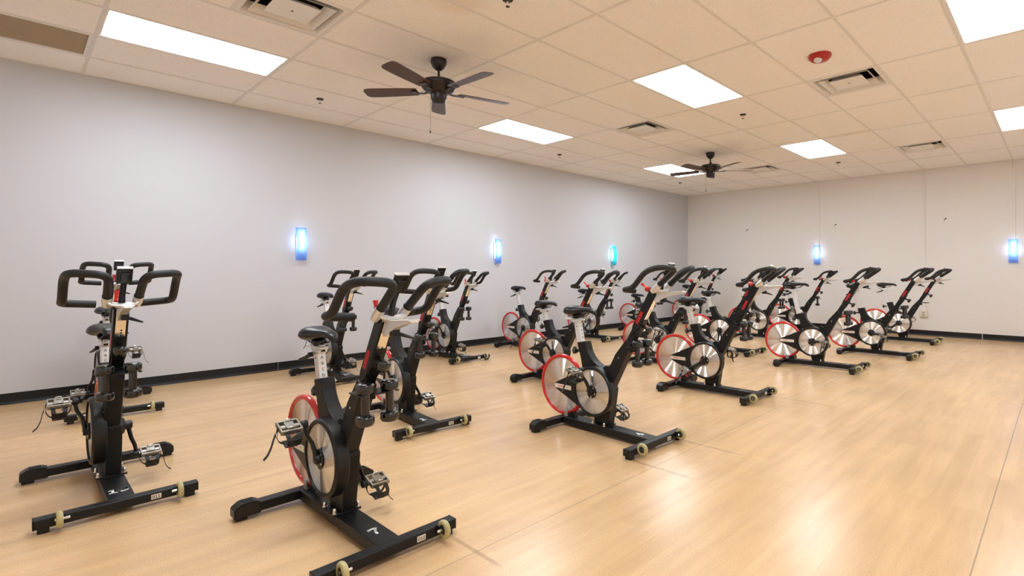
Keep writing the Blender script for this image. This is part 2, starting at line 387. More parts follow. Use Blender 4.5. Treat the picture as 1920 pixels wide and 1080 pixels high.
def stroke_number(mb, txt, h, right, up, loc, th, adv=.68, wide=1.0, depth=.0006):
    """numerals painted as flat strokes"""
    r = Vector(right).normalized(); u = Vector(up).normalized(); nn = r.cross(u); L0 = Vector(loc)
    for i, ch in enumerate(txt):
        ox = (i - (len(txt) - 1) / 2) * adv * h * wide
        for ln in DIGITS[ch]:
            pts = [L0 + r * (ox + x * h * wide) + u * (y * h) for x, y in ln]
            for a, b in zip(pts, pts[1:]):
                d = (b - a); l = d.length; d.normalize(); w = nn.cross(d); mid = (a + b) / 2
                rot = Matrix(((d.x, w.x, nn.x, 0), (d.y, w.y, nn.y, 0), (d.z, w.z, nn.z, 0), (0, 0, 0, 1)))
                mb.box(mid, (l + th * .75, th, depth), 0, rot)
    return mb

def fillet(pts, rad, n=6):
    """round the inner corners of a 3-D polyline"""
    P = [Vector(p) for p in pts]; out = [P[0]]
    rads = [rad] * len(P) if isinstance(rad, (int, float)) else rad
    for i in range(1, len(P) - 1):
        a, b, c = P[i - 1], P[i], P[i + 1]; d1 = (a - b); d2 = (c - b)
        L = min(rads[i], d1.length * .48, d2.length * .48); p = b + d1.normalized() * L; q = b + d2.normalized() * L
        for k in range(n + 1):
            t = k / n; out.append(p * (1 - t) ** 2 + b * 2 * t * (1 - t) + q * t ** 2)
    out.append(P[-1]); return out

def tag(o, label=None, cat=None, group=None, kind=None):
    if label: o['label'] = label
    if cat: o['category'] = cat
    if group: o['group'] = group
    if kind: o['kind'] = kind
    return o
def thing(name, loc=(0, 0, 0), rz=0, **kw):
    o = bpy.data.objects.new(name, None); o.empty_display_size = .1; COL.objects.link(o); o.location = loc; o.rotation_euler = (0, 0, rz)
    return tag(o, **kw)
def dup(o, parent=None):
    c = o.copy(); COL.objects.link(c); c.parent = parent
    for ch in list(o.children): dup(ch, c)
    return c

# ------------------------------------------------------------------ setting
X0, X1, Y0, Y1, H = .038, 7.95, -2.2, 10.916, 3.0019
U, V = .6096, 1.2192
def structure(name, mb, **kw):
    o = mb.build(name); o['kind'] = 'structure'; return o
m = MB(M['floor']); m.box(((X0 + X1) / 2, (Y0 + Y1) / 2, -.05), (X1 - X0 + .4, Y1 - Y0 + .4, .1)); structure('floor', m)
m = MB(M['wall']); m.box((X0 - .075, (Y0 + Y1) / 2, H / 2 + .1), (.15, Y1 - Y0 + .3, H + .4)); structure('wall_left', m)
m = MB(M['block']); m.box(((X0 + X1) / 2, Y1 + .075, H / 2 + .1), (X1 - X0 - .002, .15, H + .4)); structure('wall_back', m)
m = MB(M['white_wall']); m.box((X1 + .075, (Y0 + Y1) / 2, H / 2 + .1), (.15, Y1 - Y0 + .3, H + .4)); structure('wall_right', m)
m = MB(M['white_wall']); m.box(((X0 + X1) / 2, Y0 - .075, H / 2 + .1), (X1 - X0 - .002, .15, H + .4)); structure('wall_near', m)

# fixtures occupying ceiling modules: (u, v0, v1)
lights_in = [(2, 0), (2, 3), (2, 6), (6, 3), (6, 6), (10, 3), (10, 6)]
lights_out = [(6, 0), (10, 0)]
diffs = [(4, .5), (4, 4), (8, 4), (8, 7), (4, 7)]
grille_cells = [(1, -1)]
full = set(lights_in + lights_out + grille_cells)
half = {(int(u), v) for u, v in diffs}
TZ = H + .004
m = MB(M['tile'])
def quad(mb, x0, x1, y0, y1, z):
    x0, x1 = max(x0, X0), min(x1, X1); y0, y1 = max(y0, Y0), min(y1, Y1)
    if x1 - x0 < .001 or y1 - y0 < .001: return
    mb.box(((x0 + x1) / 2, (y0 + y1) / 2, z + .008), (x1 - x0, y1 - y0, .016))
for u in range(0, 14):
    for v in range(-2, 9):
        if (u, v) in full: continue
        for hv in (0, .5):
            if (u, v + hv) in half: continue
            quad(m, u * U, (u + 1) * U, (v + hv) * V, (v + hv + .5) * V, TZ)
structure('ceiling', m)
# tee grid
m = MB(M['tbar'])
for u in range(1, 13):
    m.box((u * U, (Y0 + Y1) / 2, H + .002), (.024, Y1 - Y0, .004))
for v in range(-1, 9):
    m.box(((X0 + X1) / 2, v * V, H + .0022), (X1 - X0, .024, .0036))
for u, v in diffs:
    vv = v if v != int(v) else v + .5
    m.box(((u + .5) * U, vv * V, H + .0024), (U - .024, .024, .0032))
m.box((X0 + .011, (Y0 + Y1) / 2, H + .0018), (.022, Y1 - Y0, .004)); m.box(((X0 + X1) / 2, Y1 - .011, H + .0019), (X1 - X0, .022, .004))
m.box((X1 - .011, (Y0 + Y1) / 2, H + .0018), (.022, Y1 - Y0, .004)); m.box(((X0 + X1) / 2, Y0 + .011, H + .0019), (X1 - X0, .022, .004))
structure('trim_1', m)
# roof deck above the tiles
m = MB(M['dark_void']); m.box(((X0 + X1) / 2, (Y0 + Y1) / 2, H + .36), (X1 - X0 + .3, Y1 - Y0 + .3, .04)); structure('trim_2', m)

# baseboards (cove base with a toe; a joint on each wall)
def base_profile(length0, length1, side):
    prof = [(0, 0), (.016, 0), (.016, .004), (.007, .016), (.0045, .03), (.004, .094), (.0025, .097), (0, .097)]
    t = bmesh.new()
    def P(a, z, l): return (X0 + a, l, z) if side == 'left' else (l, Y1 - a, z)
    A = [t.verts.new(P(a, z, length0)) for a, z in prof]; B = [t.verts.new(P(a, z, length1)) for a, z in prof]
    t.faces.new(A); t.faces.new(B[::-1])
    for i in range(len(prof)): t.faces.new((A[i], B[i], B[(i + 1) % len(prof)], A[(i + 1) % len(prof)]))
    bmesh.ops.recalc_face_normals(t, faces=t.faces[:]); return t
m = MB(M['rubber'])
for a, b in ((Y0, -1.0), (-.997, 1.684), (1.688, 4.9), (4.902, Y1)): m.merge(base_profile(a, b, 'left'), True)
structure('baseboard_left', m)
m = MB(M['rubber'])
for a, b in ((X0 + .017, 2.4), (2.402, 5.699), (5.709, X1)): m.merge(base_profile(a, b, 'back'), True)
structure('baseboard_back', m)

# ------------------------------------------------------------------ ceiling fixtures
def troffer(u, v, label, group, seams):
    cx, cy = (u + .5) * U, (v + .5) * V; w, l = U - .026, V - .026
    t = thing('ceiling_light', (cx, cy, H), label=label, cat='ceiling light', group=group)
    f = MB(M['white_metal']); b = .012
    for sx in (-1, 1): f.box((sx * (w / 2 - b / 2), 0, .008), (b, l, .012))
    for sy in (-1, 1): f.box((0, sy * (l / 2 - b / 2), .008), (w - 2 * b, b, .012))
    f.box((0, 0, .06), (w, l, .01))
    for sx in (-1, 1): f.box((sx * (w / 2 - .004), 0, .035), (.006, l, .042))
    for sy in (-1, 1): f.box((0, sy * (l / 2 - .004), .035), (w - .014, .006, .042))
    f.build('frame', t)
    edges = [-(w / 2 - b)] + list(seams) + [w / 2 - b]
    for a, c in zip(edges, edges[1:]):
        p = MB(M['lamp']); p.box(((a + c) / 2, 0, .0085), (c - a - .003, l - 2 * b - .002, .008)); p.build('diffuser', t)
    for sm_ in seams:
        d = MB(M['iron']); d.box((sm_, 0, .0042), (.0035, l - 2 * b - .002, .003)); d.build('divider', t)
    if len(seams) == 1:
        k = MB(M['iron'])
        for sy in (-1, 1): k.box((seams[0] + .012, sy * (l / 2 - b - .004), .006), (.03, .004, .004))
        k.build('latch', t)
    return t
names = {(2, 0): 'lit white ceiling light at the upper left, nearest the grey wall and the camera',
         (2, 3): 'lit white ceiling light along the grey wall between the two ceiling fans',
         (2, 6): 'lit white ceiling light just left of the farther ceiling fan',
         (6, 3): 'large lit ceiling light in the middle of the ceiling, left of the red alarm',
         (6, 6): 'lit ceiling light near the back wall, right of the farther fan',
         (10, 3): 'lit three-panel ceiling light cut by the top right corner of the photo',
         (10, 6): 'lit ceiling light cut by the right edge of the photo'}
for u, v in lights_in:
    troffer(u, v, names[(u, v)], 'recessed ceiling lights', (0.0,) if u == 2 else (-.075, .016))
for u, v in lights_out:
    troffer(u, v, 'lit white ceiling light in the room outside the photo', 'ceiling lights outside the photo', (0.0,))

def air_diffuser(u, v, label):
    cx, cy = (u + .5) * U, (v + .25) * V; w = U - .026
    t = thing('air_diffuser', (cx, cy, H), label=label, cat='air vent', group='square ceiling air diffusers')
    def frustum(mb, a0, z0, a1, z1, th=.004):
        t2 = bmesh.new(); R = []
        for a, z in ((a0, z0), (a1, z1), (a1 - th, z1 + .001), (a0 - th, z0 + .001)):
            R.append([t2.verts.new((sx * a, sy * a, z)) for sx, sy in ((-1, -1), (1, -1), (1, 1), (-1, 1))])
        for i in range(4):
            A, B = R[i], R[(i + 1) % 4]
            for k in range(4): t2.faces.new((A[k], A[(k + 1) % 4], B[(k + 1) % 4], B[k]))
        bmesh.ops.recalc_face_normals(t2, faces=t2.faces[:]); mb.merge(t2, False)
    f = MB(M['white_metal']); h = w / 2
    for sx in (-1, 1): f.box((sx * (h - .013), 0, .004), (.026, w, .006), .001)
    for sy in (-1, 1): f.box((0, sy * (h - .013), .004), (w - .052, .026, .006), .001)
    frustum(f, h - .026, .004, h - .060, .075)
    f.build('frame', t)
    for k, (a, z) in enumerate(((.222, .0),)):
        c = MB(M['white_metal']); frustum(c, a, z + .001, a - .045, z + .050); c.build('louver', t)
    p = MB(M['white_metal'], M['iron']); p.box((0, 0, .0), (.29, .29, .005), .002)
    frustum(p, .1455, .003, .115, .03)
    p.use(1).lathe([(0, -.006), (.007, -.005), (.008, -.002), (0, -.002)], (0, 0, 0)); p.build('center_panel', t)
    d = MB(M['dark_void']); d.box((0, 0, .20), (w - .02, w - .02, .01))
    for sx in (-1, 1): d.box((sx * (w / 2 - .01), 0, .14), (.008, w - .03, .11))
    for sy in (-1, 1): d.box((0, sy * (w / 2 - .01), .14), (w - .05, .008, .11))
    d.build('duct', t)
    return t
dl = ['white square air vent cut by the top edge of the photo',
      'white square air vent in the ceiling between the two ceiling fans',
      'white square air vent directly behind the red ceiling alarm',
      'white square air vent near the back wall, farthest to the right',
      'white square air vent just right of the farther fan']
for (u, v), l in zip(diffs, dl): air_diffuser(u, v, l)

# return grille, upper left
cx, cy = 1.5 * U, -.5 * V
t = thing('return_grille', (cx, cy, H), label='tan egg-crate return grille in the ceiling at the upper left corner', cat='grille')
w, l = U - .026, V - .026
f = MB(M['white_metal'])
for sx in (-1, 1): f.box((sx * (w / 2 - .012), 0, .004), (.024, l, .008))
for sy in (-1, 1): f.box((0, sy * (l / 2 - .012), .004), (w - .048, .024, .008))
f.build('frame', t)
g = MB(M['tan'])
for i in range(80): g.box((-w / 2 + .03 + i * (w - .06) / 79, 0, .012), (.0016, l - .05, .014))
for i in range(160): g.box((0, -l / 2 + .03 + i * (l - .06) / 159, .012), (w - .05, .0016, .0138))
g.build('egg_crate_panel', t)
b_ = MB(M['tan']); b_.box((0, 0, .05), (w - .01, l - .01, .008)); b_.build('back_panel', t)

# ceiling fans
def fan(x, y, a0, label, hz):
    t = thing('ceiling_fan', (x, y, H), label=label, cat='ceiling fan', group='dark bronze ceiling fans')
    c = MB(M['bronze']); c.lathe([(0, 0), (.066, 0), (.068, -.012), (.066, -.04), (.05, -.072), (.03, -.09), (.02, -.096), (0, -.096)], (0, 0, 0)); c.build('canopy', t)
    r = MB(M['bronze']); r.tube([(0, 0, -.09), (0, 0, -.175)], .0105, 14); r.build('downrod', t)
    h = MB(M['bronze'])
    h.lathe([(0, -.150), (.018, -.150), (.022, -.165), (.036, -.182), (.045, -.185), (.10, -.188), (.140, -.197), (.154, -.210), (.153, -.226), (.143, -.250), (.120, -.276), (.095, -.290), (.072, -.296), (.07, -.302), (0, -.302)], (0, 0, 0), seg=48)
    h.build('motor_housing', t)
    s = MB(M['bronze']); s.lathe([(0, -.300), (.066, -.300), (.069, -.312), (.067, -.345), (.056, -.368), (.05, -.378), (.03, -.384), (0, -.386)], (0, 0, 0)); s.build('switch_cup', t)
    k = MB(M['iron']); cxx, cyy = -.0525, -.050
    k.tube([(cxx, cyy, -.34), (cxx, cyy, -.38 - hz)], .0014, 6)
    k.lathe([(0, 0), (.005, -.004), (.006, -.02), (0, -.028)], (cxx, cyy, -.38 - hz)); k.build('pull_chain', t)
    for i in range(5):
        an = a0 + i * 2 * PI / 5
        iron = MB(M['bronze'])
        iron.ribbon([(.08, 0, -.283), (.13, 0, -.292), (.17, 0, -.290), (.20, 0, -.284)], (0, 1, 0), .03, .006)
        iron.box((.215, 0, -.2835), (.05, .075, .005), .002)
        io = iron.build('blade_bracket', t); io.rotation_euler = (0, 0, an)
        b = MB(M['walnut']); tb = bmesh.new()
        pts = []
        for (xx, hw) in ((.185, .046), (.20, .055), (.36, .064), (.54, .069), (.62, .068), (.648, .058), (.66, .035)): pts.append((xx, hw))
        ring = [(x_, h_) for x_, h_ in pts] + [(x_, -h_) for x_, h_ in pts[::-1]]
        lo = [tb.verts.new((x_, y_, -.2785)) for x_, y_ in ring]; hi = [tb.verts.new((x_, y_, -.2725)) for x_, y_ in ring]
        tb.faces.new(lo[::-1]); tb.faces.new(hi)
        for q in range(len(ring)): tb.faces.new((lo[q], lo[(q + 1) % len(ring)], hi[(q + 1) % len(ring)], hi[q]))
        bmesh.ops.recalc_face_normals(tb, faces=tb.faces[:])
        # a 12 degree blade pitch about the blade's own axis
        b.merge(tb, False, Matrix.Translation((0, 0, -.2755)) @ Matrix.Rotation(math.radians(11), 4, 'X') @ Matrix.Translation((0, 0, .2755)))
        bo = b.build('blade', t); bo.rotation_euler = (0, 0, an)
    return t
fan(2.755, 2.105, math.radians(3.2), 'dark bronze ceiling fan nearer the camera, with a long pull chain', .235)
fan(2.725, 7.01, math.radians(-26), 'dark bronze ceiling fan farther away, near the back corner', .20)

def sprinkler(x, y, label):
    t = thing('ceiling_sprinkler', (x, y, H), label=label, cat='sprinkler', group='ceiling sprinkler heads')
    e = MB(M['iron']); e.lathe([(0, .0045), (.036, .0045), (.036, -.002), (.03, -.007), (.012, -.009), (0, -.009)], (0, 0, 0), seg=24); e.build('escutcheon', t)
    b = MB(M['chrome']); b.lathe([(0, -.008), (.009, -.008), (.009, -.02), (.006, -.022), (0, -.022)], (0, 0, 0), seg=14)
    for s in (-1, 1): b.tube([(s * .008, 0, -.02), (s * .011, 0, -.032), (s * .004, 0, -.044)], .0022, 6)
    b.build('body', t)
    d = MB(M['iron']); d.lathe([(0, -.044), (.014, -.044), (.014, -.047), (0, -.047)], (0, 0, 0), seg=16); d.build('deflector', t)
for x, y, l in ((.929, 1.814, 'small dark sprinkler head above the leftmost blue wall light'),
                (.936, 5.485, 'small dark sprinkler head by the grey wall between the two fans'),
                (.921, 9.10, 'small dark sprinkler head nearest the far corner of the ceiling'),
                (3.968, 5.461, 'small dark sprinkler head behind the large middle ceiling light'),
                (3.94, 9.173, 'small dark sprinkler head behind the light right of the farther fan'),
                (3.96, 1.869, 'small dark sprinkler head cut by the top edge of the photo')):
    sprinkler(x, y, l)

t = thing('ceiling_alarm', (5.19, 4.30, H), label='round red fire alarm strobe on the ceiling with a clear lens', cat='fire alarm')
b = MB(M['alarm']); b.lathe([(0, .0045), (.088, .0045), (.092, -.004), (.088, -.022), (.066, -.044), (.04, -.05), (0, -.05)], (0, 0, 0), seg=40); b.build('housing', t)
b = MB(M['lens']); b.lathe([(.032, 0), (.033, -.014), (.024, -.03), (.012, -.036), (0, -.037)], (-.002, -.040, -.036), seg=20); b.build('lens', t)

# ------------------------------------------------------------------ wall sconces
def sconce(loc, rz, sh, bulb, label):
    # local: wall plane x=0, room +x, z=0 at the sconce centre
    t = thing('wall_sconce', loc, rz, label=label, cat='wall light', group='glowing wall sconces')
    b = MB(M['white_metal']); b.box((.006, 0, 0), (.012, .085, .26), .003); b.build('back_plate', t)
    s = MB(M[sh]); s.prism([(.058, -.192), (.090, 0), (.058, .192), (.054, .192), (.086, 0), (.054, -.192)], -.06, .06)
    s.build('shade', t)
    k = MB(M[sh])
    for zz in (-.1915, .1915): k.box((.050, 0, zz), (.012, .122, .005))
    k.build('shade_rim', t)
    br = MB(M['white_metal'])
    for zz in (-.11, .11): br.tube([(.010, 0, zz), (.066, 0, zz)], .005, 8)
    br.build('bracket', t)
    l = MB(M[bulb]); l.tube([(.046, 0, -.055), (.046, 0, .120)], .022, 14); l.build('bulb', t)
    return t
zc = 1.487
sconce((X0, 1.922, zc), 0, 'shade_blue', 'bulb_blue', 'blue glowing wall light on the grey wall, nearest the camera')
sconce((X0, 4.929, zc - .003), 0, 'shade_blue', 'bulb_blue', 'blue glowing wall light on the grey wall, middle of the three there')
sconce((X0, 7.947, zc - .006), 0, 'shade_teal', 'bulb_teal', 'teal glowing wall light on the grey wall, nearest the corner')
sconce((3.056, Y1, zc + .014), -PI / 2, 'shade_blue', 'bulb_blue', 'blue glowing wall light on the cream block wall, under the left conduit')
sconce((6.108, Y1, zc + .008), -PI / 2, 'shade_blue', 'bulb_blue', 'blue glowing wall light on the cream block wall at the right edge of the photo')

def raceway(x, zb, label):
    m = MB(M['block']); m.box((x, Y1 - .009, (zb + H) / 2), (.030, .018, H - zb), .002)
    z = H - .5
    while z > zb + .1:
        m.box((x, Y1 - .0105, z), (.036, .021, .03), .002); z -= .95
    o = m.build('wall_raceway'); tag(o, label, 'conduit', 'painted surface conduits')
raceway(3.075, zc + .21, 'cream conduit from the ceiling down to the left light on the block wall')
raceway(4.880, .455, 'cream conduit from the ceiling down to the outlet box')
raceway(6.118, zc + .205, 'cream conduit from the ceiling down to the right light on the block wall')
t = thing('outlet_box', (4.872, Y1, .395), label='cream surface outlet box on the block wall at the foot of the middle conduit', cat='outlet')
b = MB(M['cream']); b.box((0, -.022, 0), (.118, .044, .118), .006); b.build('box', t)
b = MB(M['cream']); b.box((0, -.0455, 0), (.10, .003, .10), .001); b.build('cover_plate', t)
for zz in (-.021, .021):
    b = MB(M['tan'], M['dark_txt']); b.box((0, -.048, zz), (.034, .004, .029), .004)
    b.use(1)
    for sx in (-.007, .007): b.box((sx, -.0503, zz + .003), (.003, .0008, .009))
    b.lathe([(0, 0), (.003, 0), (.003, .0006), (0, .0006)], (0, -.050, zz - .008), 'Y', seg=10); b.build('socket', t)
for x, z, l in ((1.56, 2.095, 'small dark metal hook on the block wall left of the left conduit'), (3.392, 2.102, 'small dark metal hook on the block wall just right of the left conduit'), (5.192, 2.094, 'small dark metal hook on the block wall between the middle and right conduits')):
    m = MB(M['iron']); m.lathe([(0, 0), (.012, 0), (.010, .005), (0, .006)], (x, Y1, z), 'Y', seg=12)
    m.tube(fillet([(x, Y1 - .003, z), (x - .004, Y1 - .04, z - .002), (x - .012, Y1 - .046, z - .028), (x - .02, Y1 - .03, z - .036)], .015), .004, 8)
    o = m.build('wall_hook'); tag(o, l, 'hook', 'wall hooks')

# ------------------------------------------------------------------ the spin bike
uv = Vector((.5, 0, .8660)); nv = Vector((.8660, 0, -.5))
def sn(s, n): p = uv * s + nv * n; return (p.x, p.z)
CR = (-.479, .307)      # crank centre (x,z)
FW = (-.843, .296)      # flywheel centre
ROOT = thing('spin_bike', (0, 0, 0))

# base
m = MB(M['powder'])
m.box((-.405, 0, .043), (.80, .104, .050), .005)
m.box((0, 0, .044), (.054, .60, .044), .006)
m.box((-.82, 0, .044), (.060, .60, .044), .005)
base = m.build('base', ROOT)
for s in (-1, 1):
    c = MB(M['plastic'])
    t2 = bmesh.new()
    y0, y1, y2 = s * .225, s * .25, s * .305; y3 = s * .338
    prof = [(y0, .067), (y1, .080), (y2, .080), (y3, .058), (y3, .016), (y0, .016)]
    for x in (-.853, -.787):
        pass
    A = [t2.verts.new((-.854, y, z)) for y, z in prof]; B = [t2.verts.new((-.786, y, z)) for y, z in prof]
    t2.faces.new(A); t2.faces.new(B[::-1])
    for i in range(6): t2.faces.new((A[i], B[i], B[(i + 1) % 6], A[(i + 1) % 6]))
    bmesh.ops.recalc_face_normals(t2, faces=t2.faces[:]); bmesh.ops.bevel(t2, geom=t2.edges[:], offset=.004, segments=2, affect='EDGES')
    c.merge(t2, True)
    for k in range(9): c.box((-.84 + k * .005, s * .278, .0805), (.0022, .048, .0016))
    c.build('foot_cap', base)
    for x, yy, w in ((-.82, .305, .05), (0, .268, .04)):
        p = MB(M['plastic']); p.box((x, s * yy, .0115), (.046, w, .023), .004); p.build('foot_pad', base)
    e = MB(M['plastic']); e.box((0, s * .2995, .044), (.055, .008, .045), .004); e.build('end_cap', base)
m = MB(M['powder'])   # pedestal flange
m.box((-.44, 0, .071), (.13, .13, .010), .003)
flange = m.build('mounting_plate', ROOT)
for x in (-.492, -.388):
    for s in (-1, 1):
        b = MB(M['chrome']); b.lathe([(0, .0), (.011, .0), (.011, .003), (.0078, .003), (.0078, .017), (.0062, .022), (.003, .0245), (0, .025)], (x, s * .053, .076), seg=12); b.build('bolt', flange)
# wheels
for s in (-1, 1):
    w = MB(M['tyre']); c = (.060, s * .218, .060)
    w.lathe([(.021, -.011), (.031, -.0115), (.0365, -.008), (.039, 0), (.0365, .008), (.031, .0115), (.021, .011)], c, 'Y', seg=28, closed=True)
    wo = w.build('transport_wheel', ROOT)
    h = MB(M['hub'], M['chrome'])
    h.lathe([(.0, -.008), (.0215, -.008), (.0215, .008), (0, .008)], c, 'Y', seg=20)
    for k in range(8):
        a = 2 * PI * k / 8
        for q in (-1, 1): h.use(1).box((c[0] + .015 * math.cos(a), c[1] + q * .0085, c[2] + .015 * math.sin(a)), (.0035, .001, .0035)); 
    h.use(1).lathe([(0, -.016), (.006, -.016), (.006, .016), (0, .016)], c, 'Y', seg=10)
    h.lathe([(0, 0), (.0065, 0), (.0065, .016), (.004, .02), (0, .02)], (c[0], c[1] + (-s * .014 if s > 0 else .014) + (0 if s > 0 else .02), c[2]), 'Y', seg=10)
    h.build('hub', wo)
    k = MB(M['powder']); k.box((.036, s * .202, .058), (.03, .006, .03), .002); k.build('wheel_bracket', base)

# frame
m = MB(M['powder'])
mast = [sn(.06, -.553), sn(.354, -.5575), sn(.484, -.5345), sn(.50, -.5335), sn(.50, -.4785), sn(.46, -.4775), sn(.15, -.466), sn(.06, -.470)]
m.prism(mast, -.036, .034, .006)
m.prism([sn(.44, -.532), sn(.76, -.532), sn(.76, -.481), sn(.44, -.481)], -.024, .024, .003)
def bez(a, b, c, n=9): return [((1 - t) ** 2 * a[0] + 2 * t * (1 - t) * b[0] + t * t * c[0], (1 - t) ** 2 * a[1] + 2 * t * (1 - t) * b[1] + t * t * c[1]) for t in [k / n for k in range(n + 1)]]
tube_pts = [(-.668, .634), (-.584, .651), (-.577, .625)] + bez((-.572, .607), (-.540, .500), (-.385, .462), 11) + [(-.33, .42), (-.40, .33), (-.53, .33), (-.60, .40)] + bez((-.615, .452), (-.622, .500), (-.640, .556), 5)
m.prism(tube_pts, -.034, .034, .006)
m.prism([(-.525, .34), (-.36, .38), (-.33, .34), (-.352, .20), (-.372, .076), (-.50, .076), (-.515, .20)], -.028, .040, .005)
m.lathe([(0, -.028), (.06, -.028), (.066, -.02), (.066, .03), (.04, .062), (.022, .066), (0, .066)], (CR[0], 0, CR[1]), Matrix.Rotation(-PI / 2, 4, 'X'), seg=28)
frame = m.build('frame', ROOT)
for p in (sn(.352, -.519), sn(.19, -.512), (-.60, .452)):
    b = MB(M['chrome']); b.lathe([(0, .0), (.0055, .0), (.005, .003), (0, .004)], (p[0], -.0355, p[1]), 'Y', seg=10); b.build('bolt', frame)
m = MB(M['plastic']); m.prism([(-.428, .474), (-.398, .496), (-.380, .493), (-.372, .470), (-.385, .458)], -.024, .024, .003); m.build('frame_plug', frame)

# flywheel
m = MB(M['brushed'])
m.lathe([(0, -.013), (.03, -.013), (.205, -.008), (.207, -.006), (.207, .006), (.205, .008), (.03, .013), (0, .013)], (0, 0, 0), 'Y', seg=64)
fly = m.build('flywheel', ROOT, (FW[0], 0, FW[1]))
m = MB(M['red'])
m.lathe([(.202, -.009), (.206, -.014), (.214, -.0165), (.224, -.015), (.229, -.009), (.2305, 0), (.229, .009), (.224, .015), (.214, .0165), (.206, .014), (.202, .009)], (0, 0, 0), 'Y', seg=72, closed=True)
m.build('rim', fly)
# magnetic brake
m = MB(M['magnet'], M['plastic'])
for s in (-1, 1): m.box((-.785, s * .026, .090), (.034, .010, .050), .003)
m.box((-.785, 0, .0715), (.040, .064, .008), .002)
m.use(1).prism([(-.766, .067), (-.766, .085), (-.735, .118), (-.708, .104), (-.705, .067)], -.018, .020, .003)
m.build('magnetic_brake', ROOT)

# belt guard: tear-drop between flywheel axle and crank
def hull(c1, r1, c2, r2, n=40):
    d = math.hypot(c2[0] - c1[0], c2[1] - c1[1]); a = math.atan2(c2[1] - c1[1], c2[0] - c1[0]); b = math.acos((r1 - r2) / d)
    pts = []
    for k in range(n + 1):
        t_ = a + b + (2 * PI - 2 * b) * k / n; pts.append((c1[0] + r1 * math.cos(t_), c1[1] + r1 * math.sin(t_)))
    for k in range(11):
        t_ = a - b + 2 * b * k / 10; pts.append((c2[0] + r2 * math.cos(t_), c2[1] + r2 * math.sin(t_)))
    return pts
m = MB(M['plastic'])
m.prism(hull(CR, .172, (-.833, .297), .030), -.068, -.030, .003)
m.lathe([(.158, .064), (.158, .0825), (.1595, .084), (.1695, .084), (.1712, .0834), (.1772, .0752), (.178, .0730), (.178, .027), (.1755, .0225), (.158, .022)], (CR[0], 0, CR[1]), Matrix.Rotation(PI / 2, 4, 'X'), seg=64, closed=True)
for k in range(6):
    zz = .245 - k * .012; m.box((-.672 + k * .009, -.0685, zz), (.06 - k * .006, .0015, .003))
guard = m.build('belt_guard', ROOT)
m = MB(M['brushed'])
m.lathe([(0, .0045), (.05, .0045), (.154, .001), (.1575, -.001), (.1575, -.006), (0, -.006)], (0, 0, 0), 'Y', seg=64)
m.build('crank_disc', guard, (CR[0], -.0745, CR[1]))
m = MB(M['cream'], M['redtxt'], M['grey_txt'])
lab = [(-.692, .2815), (-.692, .3125), (-.845, .3125)] + [(-.845 - .0155 * math.sin(PI * k / 8), .297 + .0155 * math.cos(PI * k / 8)) for k in range(1, 8)] + [(-.845, .2815)]
m.prism(lab, -.0700, -.0675)
m.use(1).text('KEISER', .0175, (1, 0, 0), (0, 0, 1), (-.797, -.0702, .297), .0003, 1.2, shear=.15)
m.use(2).text('M3', .016, (1, 0, 0), (0, 0, 1), (-.731, -.0702, .297), .0001, 1.1)
m.build('guard_label', guard)

